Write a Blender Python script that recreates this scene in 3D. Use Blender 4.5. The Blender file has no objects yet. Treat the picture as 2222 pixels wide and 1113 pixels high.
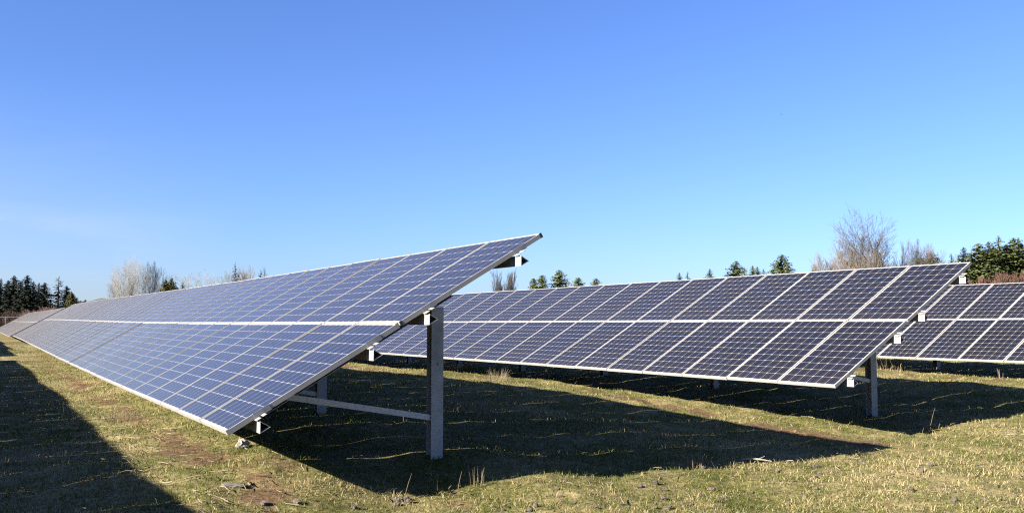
import bpy, math, random
import numpy as np
from mathutils import Vector, Matrix, Euler

# ------------------------------------------------------------------ camera, sky, sun, exposure
scene = bpy.context.scene
COL = scene.collection
R = math.radians
CAMZ = 1.50                                   # eye height; photo maths is camera relative, world z = rel z + CAMZ
PITCH = 0.0716377
FPX, PW, PH = 2038.98, 2222.0, 1113.0

cam_data = bpy.data.cameras.new("camera")
cam_data.sensor_width = 36.0
cam_data.lens = FPX / PW * 36.0
cam_data.clip_start = 0.1
cam_data.clip_end = 30000
cam = bpy.data.objects.new("camera", cam_data)
COL.objects.link(cam)
cam.location = (0, 0, CAMZ)
cam.rotation_euler = (R(90) + PITCH, 0, 0)
scene.camera = cam

SUN_EL, LIGHT_AZ = 24.2, 57.2                 # light travels towards azimuth 57.2 (clockwise from +Y)
el, az = R(SUN_EL), R(LIGHT_AZ)
SUN_DIR = Vector((math.sin(az) * math.cos(el), math.cos(az) * math.cos(el), -math.sin(el)))
sun = bpy.data.lights.new("sun", 'SUN')
sun.energy = 5.0
sun.angle = R(0.53)
sun.color = (1.0, 0.93, 0.82)
sun_o = bpy.data.objects.new("sun", sun)
COL.objects.link(sun_o)
sun_o.rotation_euler = SUN_DIR.to_track_quat('-Z', 'Y').to_euler()

world = bpy.data.worlds.new("World")
scene.world = world
world.use_nodes = True
wn, wl = world.node_tree.nodes, world.node_tree.links
wn.clear()
sky = wn.new('ShaderNodeTexSky')
sky.sky_type = 'NISHITA'
sky.sun_disc = False
sky.sun_elevation = el
sky.sun_rotation = az + math.pi               # sun stands opposite the way the light travels
sky.altitude = 0
sky.air_density = 1.0
sky.dust_density = 0.5
sky.ozone_density = 4.0
bg = wn.new('ShaderNodeBackground')
bg.inputs['Strength'].default_value = 0.05
wo = wn.new('ShaderNodeOutputWorld')
tint = wn.new('ShaderNodeMix'); tint.data_type = 'RGBA'; tint.blend_type = 'MULTIPLY'   # white balance of the sky
tint.inputs[0].default_value = 1.0; tint.inputs[7].default_value = (0.425, 0.500, 0.740, 1)
wl.new(sky.outputs[0], tint.inputs[6])
# faint thin cirrus low in the west
tcw = wn.new('ShaderNodeTexCoord')
def wmath(op, a, b=None):
    n = wn.new('ShaderNodeMath'); n.operation = op
    for i, q in enumerate((a, b)):
        if q is None: continue
        if isinstance(q, (int, float)): n.inputs[i].default_value = q
        else: wl.new(q, n.inputs[i])
    return n.outputs[0]
def wstep(v, a, b, lo, hi):
    n = wn.new('ShaderNodeMapRange'); n.interpolation_type = 'SMOOTHSTEP'
    wl.new(v, n.inputs['Value'])
    for k, q in zip(('From Min', 'From Max', 'To Min', 'To Max'), (a, b, lo, hi)): n.inputs[k].default_value = q
    return n.outputs[0]
dotn = wn.new('ShaderNodeVectorMath'); dotn.operation = 'DOT_PRODUCT'
wl.new(tcw.outputs['Generated'], dotn.inputs[0]); dotn.inputs[1].default_value = (-.77, .63, .10)
sepw = wn.new('ShaderNodeSeparateXYZ'); wl.new(tcw.outputs['Generated'], sepw.inputs[0])
mapw = wn.new('ShaderNodeMapping'); mapw.inputs['Scale'].default_value = (3.0, 3.0, 16.0); mapw.inputs['Rotation'].default_value = (0, .12, 0)
wl.new(tcw.outputs['Generated'], mapw.inputs[0])
nzw = wn.new('ShaderNodeTexNoise'); nzw.inputs['Scale'].default_value = 1.3; nzw.inputs['Detail'].default_value = 6; nzw.inputs['Roughness'].default_value = .6
wl.new(mapw.outputs[0], nzw.inputs['Vector'])
veil = wmath('MULTIPLY', wstep(dotn.outputs['Value'], .80, .995, 0, 1), wstep(sepw.outputs[2], .04, .24, 1, 0))
veil = wmath('MULTIPLY', veil, wmath('ADD', .34, wstep(nzw.outputs['Fac'], .42, .72, 0, .5)))
cir = wn.new('ShaderNodeMix'); cir.data_type = 'RGBA'
wl.new(veil, cir.inputs[0]); wl.new(tint.outputs[2], cir.inputs[6]); cir.inputs[7].default_value = (2.25, 2.65, 3.1, 1)
wl.new(cir.outputs[2], bg.inputs['Color'])
wl.new(bg.outputs[0], wo.inputs['Surface'])

scene.view_settings.view_transform = 'Standard'
scene.view_settings.look = 'None'
scene.view_settings.exposure = 2.6
scene.view_settings.gamma = 1.0
scene.render.film_transparent = False
scene.cycles.use_denoising = False
scene.cycles.sample_clamp_indirect = 2.0
scene.cycles.caustics_reflective = False
scene.cycles.caustics_refractive = False
scene.cycles.filter_width = 1.2
scene.cycles.max_bounces = 5
scene.cycles.diffuse_bounces = 1
scene.cycles.transparent_max_bounces = 8

rng = np.random.default_rng(7)
rnd = random.Random(11)

# ------------------------------------------------------------------ helpers
class MB:
    """Collects vertices and faces; build() links them as one mesh object."""
    def __init__(s):
        s.v, s.f, s.m, s.uv, s.smooth = [], [], [], [], False
    def face(s, idx, mat=0, uv=None):
        s.f.append(tuple(idx)); s.m.append(mat); s.uv.append(uv)
    def box(s, x0, x1, y0, y1, z0, z1, mat=0, M=None, faces='all'):
        b = len(s.v)
        P = [(x0,y0,z0),(x1,y0,z0),(x1,y1,z0),(x0,y1,z0),(x0,y0,z1),(x1,y0,z1),(x1,y1,z1),(x0,y1,z1)]
        if M is not None: P = [tuple(M @ Vector(q)) for q in P]
        s.v += P
        for q in ((0,3,2,1),(4,5,6,7),(0,1,5,4),(1,2,6,5),(2,3,7,6),(3,0,4,7)):
            s.face([b + i for i in q], mat)
    def tube(s, p0, p1, r0, r1, n=5, mat=0, cap=False):
        p0, p1 = Vector(p0), Vector(p1)
        d = (p1 - p0)
        if d.length < 1e-6: return
        d.normalize()
        a = d.orthogonal().normalized(); c = d.cross(a)
        b = len(s.v)
        for p, r in ((p0, r0), (p1, r1)):
            for i in range(n):
                t = 2 * math.pi * i / n
                s.v.append(tuple(p + a * (math.cos(t) * r) + c * (math.sin(t) * r)))
        for i in range(n):
            j = (i + 1) % n
            s.face((b + i, b + j, b + n + j, b + n + i), mat)
        if cap:
            s.face([b + n + i for i in range(n)], mat)
            s.face([b + n - 1 - i for i in range(n)], mat)
    def polytube(s, pts, rad, n=6, mat=0):
        b = len(s.v); m = len(pts)
        pts = [Vector(p) for p in pts]
        for k, p in enumerate(pts):
            d = (pts[min(k + 1, m - 1)] - pts[max(k - 1, 0)]).normalized()
            a = d.cross(Vector((0.31, 0.95, 0.05))).normalized(); c = d.cross(a)
            for i in range(n):
                t = 2 * math.pi * i / n
                s.v.append(tuple(p + a * (math.cos(t) * rad[k]) + c * (math.sin(t) * rad[k])))
        for k in range(m - 1):
            for i in range(n):
                j = (i + 1) % n
                s.face((b + k*n + i, b + k*n + j, b + (k+1)*n + j, b + (k+1)*n + i), mat)
    def ring_prism(s, outer, inner, xs, place, mat=0):
        """hollow tube: profile rings (outer, inner) swept through the stations xs; place(x, (y,z)) -> point"""
        n = len(outer); b = len(s.v)
        for x in xs:
            for q in outer: s.v.append(tuple(place(x, q)))
            for q in inner: s.v.append(tuple(place(x, q)))
        st = 2 * n
        for k in range(len(xs) - 1):
            for i in range(n):
                j = (i + 1) % n
                s.face((b + k*st + i, b + k*st + j, b + (k+1)*st + j, b + (k+1)*st + i), mat)
                s.face((b + k*st + n + j, b + k*st + n + i, b + (k+1)*st + n + i, b + (k+1)*st + n + j), mat)
        for k in (0, len(xs) - 1):
            for i in range(n):
                j = (i + 1) % n
                s.face((b + k*st + i, b + k*st + j, b + k*st + n + j, b + k*st + n + i), mat)
    def mesh(s, name, mats):
        me = bpy.data.meshes.new(name)
        me.from_pydata(s.v, [], s.f)
        for m in mats: me.materials.append(m)
        me.polygons.foreach_set('material_index', s.m)
        if any(u is not None for u in s.uv):
            ul = me.uv_layers.new(name='UVMap')
            k = 0
            for u, f in zip(s.uv, s.f):
                for i in range(len(f)):
                    ul.data[k].uv = u[i] if u is not None else (-1, -1)
                    k += 1
        if s.smooth: me.polygons.foreach_set('use_smooth', [True] * len(s.f))
        me.update()
        return me
    def build(s, name, mats, parent=None):
        return link(name, s.mesh(name, mats if isinstance(mats, (list, tuple)) else [mats]), parent)

def link(name, me, parent=None):
    o = bpy.data.objects.new(name, me)
    COL.objects.link(o)
    if parent: o.parent = parent
    return o
def empty(name, loc, rotz=0.0):
    o = bpy.data.objects.new(name, None)
    COL.objects.link(o)
    o.empty_display_size = 0.3
    o.location = loc; o.rotation_euler = (0, 0, rotz)
    return o
def tag(o, label, cat, group=None, kind=None):
    o['label'] = label; o['category'] = cat
    if group: o['group'] = group
    if kind: o['kind'] = kind
    return o
def np_mesh(name, verts, quads=None, tris=None, mats=(), smooth=False, col=None):
    """fast mesh from numpy arrays; col = one colour per vertex"""
    me = bpy.data.meshes.new(name)
    nq = 0 if quads is None else len(quads); nt = 0 if tris is None else len(tris)
    me.vertices.add(len(verts)); me.vertices.foreach_set('co', np.ascontiguousarray(verts, dtype=np.float32).ravel())
    loops = np.concatenate([a.ravel() for a in (quads, tris) if a is not None]).astype(np.int32)
    me.loops.add(len(loops)); me.loops.foreach_set('vertex_index', loops)
    me.polygons.add(nq + nt)
    st = np.concatenate([np.arange(nq) * 4, nq * 4 + np.arange(nt) * 3]).astype(np.int32)
    me.polygons.foreach_set('loop_start', st)
    me.polygons.foreach_set('loop_total', np.concatenate([np.full(nq, 4), np.full(nt, 3)]).astype(np.int32))
    for m in mats: me.materials.append(m)
    if smooth: me.polygons.foreach_set('use_smooth', np.ones(nq + nt, dtype=bool))
    me.update(calc_edges=True)
    if col is not None:
        a = me.attributes.new('Col', 'FLOAT_COLOR', 'POINT')
        a.data.foreach_set('color', np.ascontiguousarray(np.c_[col, np.ones(len(col))], dtype=np.float32).ravel())
    return me

# ------------------------------------------------------------------ noise and terrain
def _hash(i, j, s):
    h = (i.astype(np.int64) * 374761393 + j.astype(np.int64) * 668265263 + s * 1442695041) & 0xFFFFFFFF
    h = ((h ^ (h >> 13)) * 1274126177) & 0xFFFFFFFF
    return ((h ^ (h >> 16)) & 0xFFFF) / 65535.0
def vnoise(x, y, s=0):
    i, j = np.floor(x), np.floor(y)
    fx, fy = x - i, y - j
    fx, fy = fx * fx * (3 - 2 * fx), fy * fy * (3 - 2 * fy)
    a, b = _hash(i, j, s), _hash(i + 1, j, s)
    c, d = _hash(i, j + 1, s), _hash(i + 1, j + 1, s)
    return (a + (b - a) * fx) * (1 - fy) + (c + (d - c) * fx) * fy - 0.5
def sstep(a, b, x):
    t = np.clip((x - a) / (b - a), 0, 1)
    return t * t * (3 - 2 * t)

YAW, TILT = 1.05293526, 0.52960748
D = np.array([-math.cos(YAW), math.sin(YAW), 0.0])    # along a row, away from the near end
N = np.array([math.sin(YAW), math.cos(YAW), 0.0])     # from the low edge to the high edge
O = [np.array([-2.2188, 7.3716, -0.82546]), np.array([4.14409, 12.14742, -0.78066]), np.array([9.7743, 18.7981, -0.72953])]

# ground heights read from where the shadow edges and posts meet the ground: (u, off, z relative to the eye)
CP = np.array([
 (.05,1.49,-1.50),(.06,2.07,-1.46),(.08,2.79,-1.43),(.1,4.14,-1.47),(.13,5.39,-1.50),(.16,6.83,-1.55),(.18,8.15,-1.52),
 (1.23,8.16,-1.52),(2.46,8.0,-1.45),(3.66,7.77,-1.38),(6.04,7.55,-1.26),(7.91,7.33,-1.19),(11.74,7.48,-1.21),(18.05,7.7,-1.28),
 (.28,1.12,-1.36),(.61,.77,-1.24),(.88,2.2,-1.26),(4.2,2.2,-1.13),(7.9,2.2,-1.1),(12,2.2,-1.1),(3,4.5,-1.27),(6,4.5,-1.17),(1.5,5,-1.4),
 (1.17,9.55,-1.52),(1.87,9.42,-1.47),(2.75,9.34,-1.43),(3.73,9.24,-1.38),(5.24,9.12,-1.33),(7.44,8.98,-1.27),(10.38,8.78,-1.19),(14.7,8.9,-1.23),
 (1.07,9.99,-1.48),(1.09,11.44,-1.39),(1.1,12.07,-1.4),(2.2,10.1,-1.34),(5.7,10.1,-1.18),(9.2,10.1,-1.08),(12.8,10.1,-1.19),(19,10.1,-1.25),
 (3.1,15.3,-1.2),(5.3,15.3,-1.16),(6.1,15.4,-1.18),(4.2,17,-1.14),(7,16.7,-1.03),(7,18.3,-1.06),(12,15,-1.15),
 (-.5,1,-1.52),(-1,4,-1.55),(-1,8,-1.55),(-1,11,-1.5),(-3,2,-1.52),(-3,6,-1.54),(-3,10,-1.5),(-7,-1,-1.5),
 (0,-.5,-1.38),(1.5,-.5,-1.3),(4,-.5,-1.33),(8,-.4,-1.38),(12,-.3,-1.42),(20,-.2,-1.38),(30,0,-1.32),(45,0,-1.3),(60,0,-1.28),
 (1,-2,-1.42),(5,-2.5,-1.42),(12,-3,-1.45),(25,-3,-1.4),(20,3,-1.12),(35,3,-1.1),(50,3,-1.1),(30,8,-1.08),(30,16,-1.1),
], float)
CPX = O[0][0] + CP[:,0] * D[0] + CP[:,1] * N[0]
CPY = O[0][1] + CP[:,0] * D[1] + CP[:,1] * N[1]
def _kern(xs, ys, vals, base, bw, pri):
    nn = pri * base; dd = np.full_like(base, pri)
    for px, py, pz in zip(CPX, CPY, vals):
        b = bw[0] + bw[1] * math.hypot(px, py)
        w = np.exp(-((xs - px)**2 + (ys - py)**2) / (2 * b * b))
        nn = nn + w * pz; dd = dd + w
    return nn / dd
def _base(x, y):
    u = (x - O[0][0]) * D[0] + (y - O[0][1]) * D[1]
    return -1.5 + 0.38 * sstep(-1.0, 8.0, u) * sstep(4, 12, np.hypot(x, y))
_r1 = CP[:,2] - _kern(CPX, CPY, CP[:,2], _base(CPX, CPY), (.5, .04), .02)
_r2 = _r1 - _kern(CPX, CPY, _r1, np.zeros(len(CP)), (.35, .028), .15)
def ground_rel(x, y, fine=True):
    x = np.asarray(x, float); y = np.asarray(y, float)
    sh = x.shape; x, y = x.ravel(), y.ravel()
    u = (x - O[0][0]) * D[0] + (y - O[0][1]) * D[1]
    r = np.hypot(x, y)
    base = -1.5 + 0.38 * sstep(-1.0, 8.0, u) * sstep(4, 12, r)
    near = r < 130
    xs, ys, bs = x[near], y[near], base[near]
    zero = np.zeros_like(bs)
    z = base.copy()
    z[near] = (_kern(xs, ys, CP[:,2], bs, (.5, .04), .02) + _kern(xs, ys, _r1, zero, (.35, .028), .15)
               + _kern(xs, ys, _r2, zero, (.3, .02), .3))
    if fine:
        k = 1.0 - sstep(50, 90, r)
        z = z + k * (0.050 * vnoise(x / 2.3, y / 2.3, 1) + 0.040 * vnoise(x / .8, y / .8, 2)
                     + 0.048 * vnoise(x / .3, y / .3, 3) + 0.022 * vnoise(x / .13, y / .13, 4))
        z = z + (1 - k) * 0.0 + sstep(200, 2500, r) * 6.0 * vnoise(x / 700, y / 700, 5)
    return z.reshape(sh)
def gz(x, y):
    return float(ground_rel(np.array([x]), np.array([y]))[0]) + CAMZ

def ray(px, py):
    a = (px - PW / 2) / FPX; b = (PH / 2 - py) / FPX
    c, s = math.cos(PITCH), math.sin(PITCH)
    return np.array([a, c - b * s, s + b * c])
def on_ground(px, py):
    """the ground point seen at a photo pixel"""
    r = ray(px, py); t = np.linspace(3, 90, 1800)
    P = t[:, None] * r[None, :]
    g = ground_rel(P[:,0], P[:,1])
    k = int(np.argmax(P[:,2] < g))
    return P[k,0], P[k,1], g[k] + CAMZ
def at_dist(px, py, dist):
    r = ray(px, py); r = r * (dist / r[1])
    return r[0], r[1], r[2] + CAMZ

# ------------------------------------------------------------------ materials
def new_mat(name):
    m = bpy.data.materials.new(name); m.use_nodes = True
    nt = m.node_tree
    for n in list(nt.nodes):
        if n.type not in ('OUTPUT_MATERIAL', 'BSDF_PRINCIPLED'): nt.nodes.remove(n)
    return m, nt, nt.nodes['Principled BSDF']
def node(nt, typ, **kw):
    n = nt.nodes.new(typ)
    for k, v in kw.items(): setattr(n, k, v)
    return n
def ramp(nt, fac, stops):
    r = node(nt, 'ShaderNodeValToRGB')
    e = r.color_ramp.elements
    while len(e) < len(stops): e.new(0.5)
    for q, (p, c) in zip(e, stops):
        q.position = p; q.color = (*c, 1)
    nt.links.new(fac, r.inputs[0])
    return r.outputs[0]
def noise(nt, scale, detail=4, rough=.6, coord=None, dist=0.0):
    n = node(nt, 'ShaderNodeTexNoise')
    n.inputs['Scale'].default_value = scale; n.inputs['Detail'].default_value = detail
    n.inputs['Roughness'].default_value = rough; n.inputs['Distortion'].default_value = dist
    if coord is not None: nt.links.new(coord, n.inputs['Vector'])
    return n.outputs['Fac']
def mth(nt, op, a, b=None, c=None):
    n = node(nt, 'ShaderNodeMath', operation=op)
    for i, q in enumerate((a, b, c)):
        if q is None: continue
        if isinstance(q, (int, float)): n.inputs[i].default_value = q
        else: nt.links.new(q, n.inputs[i])
    return n.outputs[0]
def mixc(nt, f, a, b):
    n = node(nt, 'ShaderNodeMix', data_type='RGBA')
    for key, q in ((0, f), (6, a), (7, b)):
        if isinstance(q, (int, float)): n.inputs[key].default_value = q
        elif isinstance(q, tuple): n.inputs[key].default_value = (*q, 1)
        else: nt.links.new(q, n.inputs[key])
    return n.outputs[2]

def speckled(name, c0, c1, scale=8, rough=.5, metal=0.0, detail=5, bump=0.0):
    m, nt, p = new_mat(name)
    g = node(nt, 'ShaderNodeTexCoord').outputs['Object']
    f = noise(nt, scale, detail, .65, g)
    nt.links.new(ramp(nt, f, [(.3, c0), (.7, c1)]), p.inputs['Base Color'])
    p.inputs['Roughness'].default_value = rough; p.inputs['Metallic'].default_value = metal
    if bump:
        b = node(nt, 'ShaderNodeBump'); b.inputs['Strength'].default_value = bump
        nt.links.new(f, b.inputs['Height']); nt.links.new(b.outputs[0], p.inputs['Normal'])
    return m

PW_, PL_ = 0.997, 1.65                     # one panel
CELL, CELLY = 0.158, 0.1603
MX, MY = (PW_ - 6 * CELL) / 2, (PL_ - 10 * CELLY) / 2
def make_cell_material():
    m, nt, p = new_mat('solar_cells')
    uv = node(nt, 'ShaderNodeUVMap').outputs[0]
    sx = node(nt, 'ShaderNodeSeparateXYZ'); nt.links.new(uv, sx.inputs[0])
    cx = mth(nt, 'DIVIDE', mth(nt, 'SUBTRACT', sx.outputs[0], MX), CELL)
    cy = mth(nt, 'DIVIDE', mth(nt, 'SUBTRACT', sx.outputs[1], MY), CELLY)
    fx = mth(nt, 'ABSOLUTE', mth(nt, 'SUBTRACT', mth(nt, 'FRACT', cx), .5))
    fy = mth(nt, 'ABSOLUTE', mth(nt, 'SUBTRACT', mth(nt, 'FRACT', cy), .5))
    inx = mth(nt, 'LESS_THAN', fx, .5 - .0125)
    iny = mth(nt, 'LESS_THAN', fy, .5 - .0125)
    ch = mth(nt, 'LESS_THAN', mth(nt, 'ADD', fx, fy), .895)
    ax = mth(nt, 'LESS_THAN', mth(nt, 'ABSOLUTE', mth(nt, 'SUBTRACT', cx, 3.0)), 3.0)
    ay = mth(nt, 'LESS_THAN', mth(nt, 'ABSOLUTE', mth(nt, 'SUBTRACT', cy, 5.0)), 5.0)
    mask = inx
    for q in (iny, ch, ax, ay): mask = mth(nt, 'MULTIPLY', mask, q)
    # two soldered ribbons along each cell column
    rib = mth(nt, 'LESS_THAN', mth(nt, 'ABSOLUTE', mth(nt, 'SUBTRACT', fx, .25)), .008)
    rib = mth(nt, 'MULTIPLY', rib, ax)
    rib = mth(nt, 'MULTIPLY', rib, mth(nt, 'LESS_THAN', mth(nt, 'ABSOLUTE', mth(nt, 'SUBTRACT', cy, 5.0)), 5.06))
    # each cell a touch different
    fl = node(nt, 'ShaderNodeCombineXYZ')
    nt.links.new(mth(nt, 'FLOOR', cx), fl.inputs[0]); nt.links.new(mth(nt, 'FLOOR', cy), fl.inputs[1])
    oi = node(nt, 'ShaderNodeObjectInfo'); nt.links.new(mth(nt, 'MULTIPLY', oi.outputs['Random'], 91.0), fl.inputs[2])
    wn_ = node(nt, 'ShaderNodeTexWhiteNoise', noise_dimensions='3D'); nt.links.new(fl.outputs[0], wn_.inputs[0])
    cell = ramp(nt, wn_.outputs['Value'], [(0, (.0014, .0018, .0044)), (1, (.0022, .0027, .0060))])
    base = mixc(nt, mask, (.20, .192, .178), cell)
    base = mixc(nt, mth(nt, 'MULTIPLY', rib, .32), base, (.15, .15, .157))
    # thin dust film, heavier towards the low edge, with rain streaks
    tc = node(nt, 'ShaderNodeTexCoord').outputs['Object']
    mp = node(nt, 'ShaderNodeMapping'); mp.inputs['Scale'].default_value = (9, 1.2, 1)
    nt.links.new(tc, mp.inputs[0])
    d1 = noise(nt, 3.0, 5, .6, mp.outputs[0])
    low = mth(nt, 'POWER', mth(nt, 'SUBTRACT', 1.0, mth(nt, 'DIVIDE', sx.outputs[1], PL_)), 6.0)
    dust = mth(nt, 'ADD', mth(nt, 'MULTIPLY', d1, .010), mth(nt, 'MULTIPLY', low, .03))
    base = mixc(nt, dust, base, (.16, .135, .11))
    nt.links.new(base, p.inputs['Base Color'])
    p.inputs['IOR'].default_value = 1.46
    rr = mth(nt, 'ADD', .10, mth(nt, 'MULTIPLY', d1, .10))
    nt.links.new(rr, p.inputs['Roughness'])
    # a dust film covers more of the glass the flatter one looks along it: 1 - (1 - t)^(1 / cos)
    ge = node(nt, 'ShaderNodeNewGeometry')
    dp = node(nt, 'ShaderNodeVectorMath', operation='DOT_PRODUCT')
    nt.links.new(ge.outputs['Incoming'], dp.inputs[0]); nt.links.new(ge.outputs['Normal'], dp.inputs[1])
    cosv = mth(nt, 'MAXIMUM', mth(nt, 'ABSOLUTE', dp.outputs['Value']), .02)
    thin = mth(nt, 'ADD', .980, mth(nt, 'MULTIPLY', d1, .008))
    cover = mth(nt, 'SUBTRACT', 1.0, mth(nt, 'POWER', thin, mth(nt, 'DIVIDE', 1.0, cosv)))
    df = node(nt, 'ShaderNodeBsdfDiffuse'); df.inputs[0].default_value = (.088, .072, .058, 1)
    ms = node(nt, 'ShaderNodeMixShader')
    nt.links.new(cover, ms.inputs[0]); nt.links.new(p.outputs[0], ms.inputs[1]); nt.links.new(df.outputs[0], ms.inputs[2])
    nt.links.new(ms.outputs[0], nt.nodes['Material Output'].inputs[0])
    return m
M_CELL = make_cell_material()
M_FRAME = speckled('aluminium_frame', (0.175, 0.169, 0.158), (0.23, 0.223, 0.21), 5, .45, .05)
M_CAP = speckled('black_plastic', (0.0076, 0.0076, 0.0088), (0.0188, 0.0188, 0.0188), 10, .6)
M_BACK = speckled('white_backsheet', (0.1384, 0.1384, 0.1352), (0.1760, 0.1760, 0.1729), 4, .6)
M_PURLIN = speckled('zinc_sheet', (.165, .158, .146), (.235, .228, .212), 14, .5, .15)
M_STEEL = speckled('galvanised_steel', (.135, .147, .15), (.275, .288, .292), 5, .5, .2, detail=6, bump=.015)
M_BRACE = speckled('zinc_brace', (.30, .30, .295), (.42, .42, .41), 16, .55, .1)
M_CLAMP = speckled('clamp_metal', (0.1635, 0.1667, 0.1697), (0.2263, 0.2263, 0.2295), 20, .45, .4)

def make_attr_mat(name, rough=.8, transl=.35):
    m, nt, p = new_mat(name)
    a = node(nt, 'ShaderNodeAttribute', attribute_name='Col')
    nt.nodes.remove(p)
    d = node(nt, 'ShaderNodeBsdfDiffuse'); t = node(nt, 'ShaderNodeBsdfTranslucent')
    mx = node(nt, 'ShaderNodeMixShader'); mx.inputs[0].default_value = transl
    nt.links.new(a.outputs['Color'], d.inputs[0]); nt.links.new(a.outputs['Color'], t.inputs[0])
    nt.links.new(d.outputs[0], mx.inputs[1]); nt.links.new(t.outputs[0], mx.inputs[2])
    nt.links.new(mx.outputs[0], nt.nodes['Material Output'].inputs[0])
    return m
M_BLADE = make_attr_mat('grass_blades')

def make_ground_mat():
    m, nt, p = new_mat('pasture_ground')
    g = node(nt, 'ShaderNodeNewGeometry').outputs['Position']
    big = noise(nt, .35, 4, .55, g); mid = noise(nt, 1.7, 5, .65, g); fin = noise(nt, 14, 6, .7, g)
    green = ramp(nt, fin, [(.3, (0.0214, 0.0227, 0.0056)), (.5, (0.0579, 0.0579, 0.0139)), (.72, (0.1194, 0.1037, 0.0346))])
    straw = ramp(nt, fin, [(.28, (0.0566, 0.0452, 0.0188)), (.5, (0.1446, 0.1164, 0.0535)), (.72, (0.2390, 0.1949, 0.1006))])
    soil = ramp(nt, fin, [(.3, (0.0283, 0.0176, 0.0095)), (.6, (0.1006, 0.0629, 0.0327)), (.75, (0.1760, 0.1194, 0.0660))])
    f = mth(nt, 'ADD', mth(nt, 'MULTIPLY', big, .5), mth(nt, 'MULTIPLY', mid, .5))
    c = mixc(nt, ramp(nt, f, [(.42, (0, 0, 0)), (.58, (1, 1, 1))]), green, straw)
    at = node(nt, 'ShaderNodeAttribute', attribute_name='Col')      # bare earth worn along the drip lines
    sp = node(nt, 'ShaderNodeSeparateXYZ'); nt.links.new(at.outputs['Vector'], sp.inputs[0])
    c = mixc(nt, sp.outputs[0], c, soil)
    nt.links.new(c, p.inputs['Base Color'])
    p.inputs['Roughness'].default_value = .95
    p.inputs['Specular IOR Level'].default_value = .1
    b = node(nt, 'ShaderNodeBump'); b.inputs['Strength'].default_value = .8; b.inputs['Distance'].default_value = .03
    nt.links.new(fin, b.inputs['Height']); nt.links.new(b.outputs[0], p.inputs['Normal'])
    return m
M_GROUND = make_ground_mat()

# ------------------------------------------------------------------ ground sheet
def soil_amount(x, y):
    """bare earth: strips under the low edges of the rows, broken up by noise"""
    u = (x - O[0][0]) * D[0] + (y - O[0][1]) * D[1]
    off = (x - O[0][0]) * N[0] + (y - O[0][1]) * N[1]
    nz = vnoise(x / .5, y / .5, 21) + .6 * vnoise(x / .17, y / .17, 22)
    s = np.zeros_like(x)
    for c, w, amp in ((.28, .30, .52), (8.15, .35, .50), (16.3, .40, .5)):
        s = np.maximum(s, amp * np.exp(-((off - c) / w)**2))
    fg = sstep(7, 1, u) * sstep(4.5, 1.5, off)
    nz = nz + fg * .55 * vnoise(x / .11, y / .11, 23)
    s = s * sstep(-.9, .6, u) + .10 + .12 * fg
    return sstep(.42, .75, s + nz * .75)
def grid_coords(lo, hi, step, far, growth=1.16):
    c = list(np.arange(lo, hi + 1e-6, step)); a, s = hi, step
    while a < far: s *= growth; a += s; c.append(a)
    a, s = lo, step; pre = []
    while a > -far: s *= growth; a -= s; pre.append(a)
    return np.array(pre[::-1] + c)
gx = grid_coords(-13, 15, .085, 9000); gy = grid_coords(5.5, 30, .085, 9000)
GX, GY = np.meshgrid(gx, gy)
GZ = ground_rel(GX, GY) + CAMZ
nx, ny = len(gx), len(gy)
idx = (np.arange(ny - 1)[:, None] * nx + np.arange(nx - 1)[None, :]).ravel()
quads = np.c_[idx, idx + 1, idx + nx + 1, idx + nx]
sc = soil_amount(GX.ravel(), GY.ravel())
me = np_mesh('ground', np.c_[GX.ravel(), GY.ravel(), GZ.ravel()], quads, None, [M_GROUND], True, np.c_[sc, sc, sc])
ground = link('ground', me); ground['kind'] = 'structure'

# ------------------------------------------------------------------ solar arrays
PITCHX, ST, CT, TT = 1.01, math.sin(TILT), math.cos(TILT), math.tan(TILT)
SV = (0, CT, ST)
PUR_S = (0.25, 1.33, 1.92, 2.98)
def panel_frame_mb(caps):
    b = MB(); w, l, t, lip = PW_, PL_, .042, .012
    b.box(0, lip, 0, l, -t, 0); b.box(w - lip, w, 0, l, -t, 0)
    b.box(lip, w - lip, 0, lip, -t, -.0015); b.box(lip, w - lip, l - lip, l, -t, -.0015)
    return b
def glass_mb(M=None):
    b = MB(); lip = .012
    x0, x1, y0, y1, z1, z0 = lip, PW_ - lip, lip, PL_ - lip, -.004, -.010
    P = [(x0,y0,z0),(x1,y0,z0),(x1,y1,z0),(x0,y1,z0),(x0,y0,z1),(x1,y0,z1),(x1,y1,z1),(x0,y1,z1)]
    b.v += P
    b.face((4,5,6,7), 0, [(x0,y0),(x1,y0),(x1,y1),(x0,y1)])
    b.face((0,3,2,1), 1)
    return b
ME_FRAME = panel_frame_mb(False).mesh('panel_frame', [M_FRAME])
ME_GLASS = glass_mb().mesh('panel_glass', [M_CELL, M_BACK])
bj = MB(); bj.box(.44, .55, 1.42, 1.52, -.034, -.0105)
ME_JBOX = bj.mesh('junction_box', [M_CAP])

def post_mb(h):
    b = MB(); hw, hd, t = .064, .055, .008
    b.box(-hd, -hd + t, -hw, hw, 0, h); b.box(hd - t, hd, -hw, hw, 0, h)
    b.box(-hd + t, hd - t, -t/2, t/2, 0, h)
    b.tube((hd, 0.012, h - .55), (hd + .012, 0.012, h - .55), .013, .012, 6, 0, True)
    return b

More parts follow.
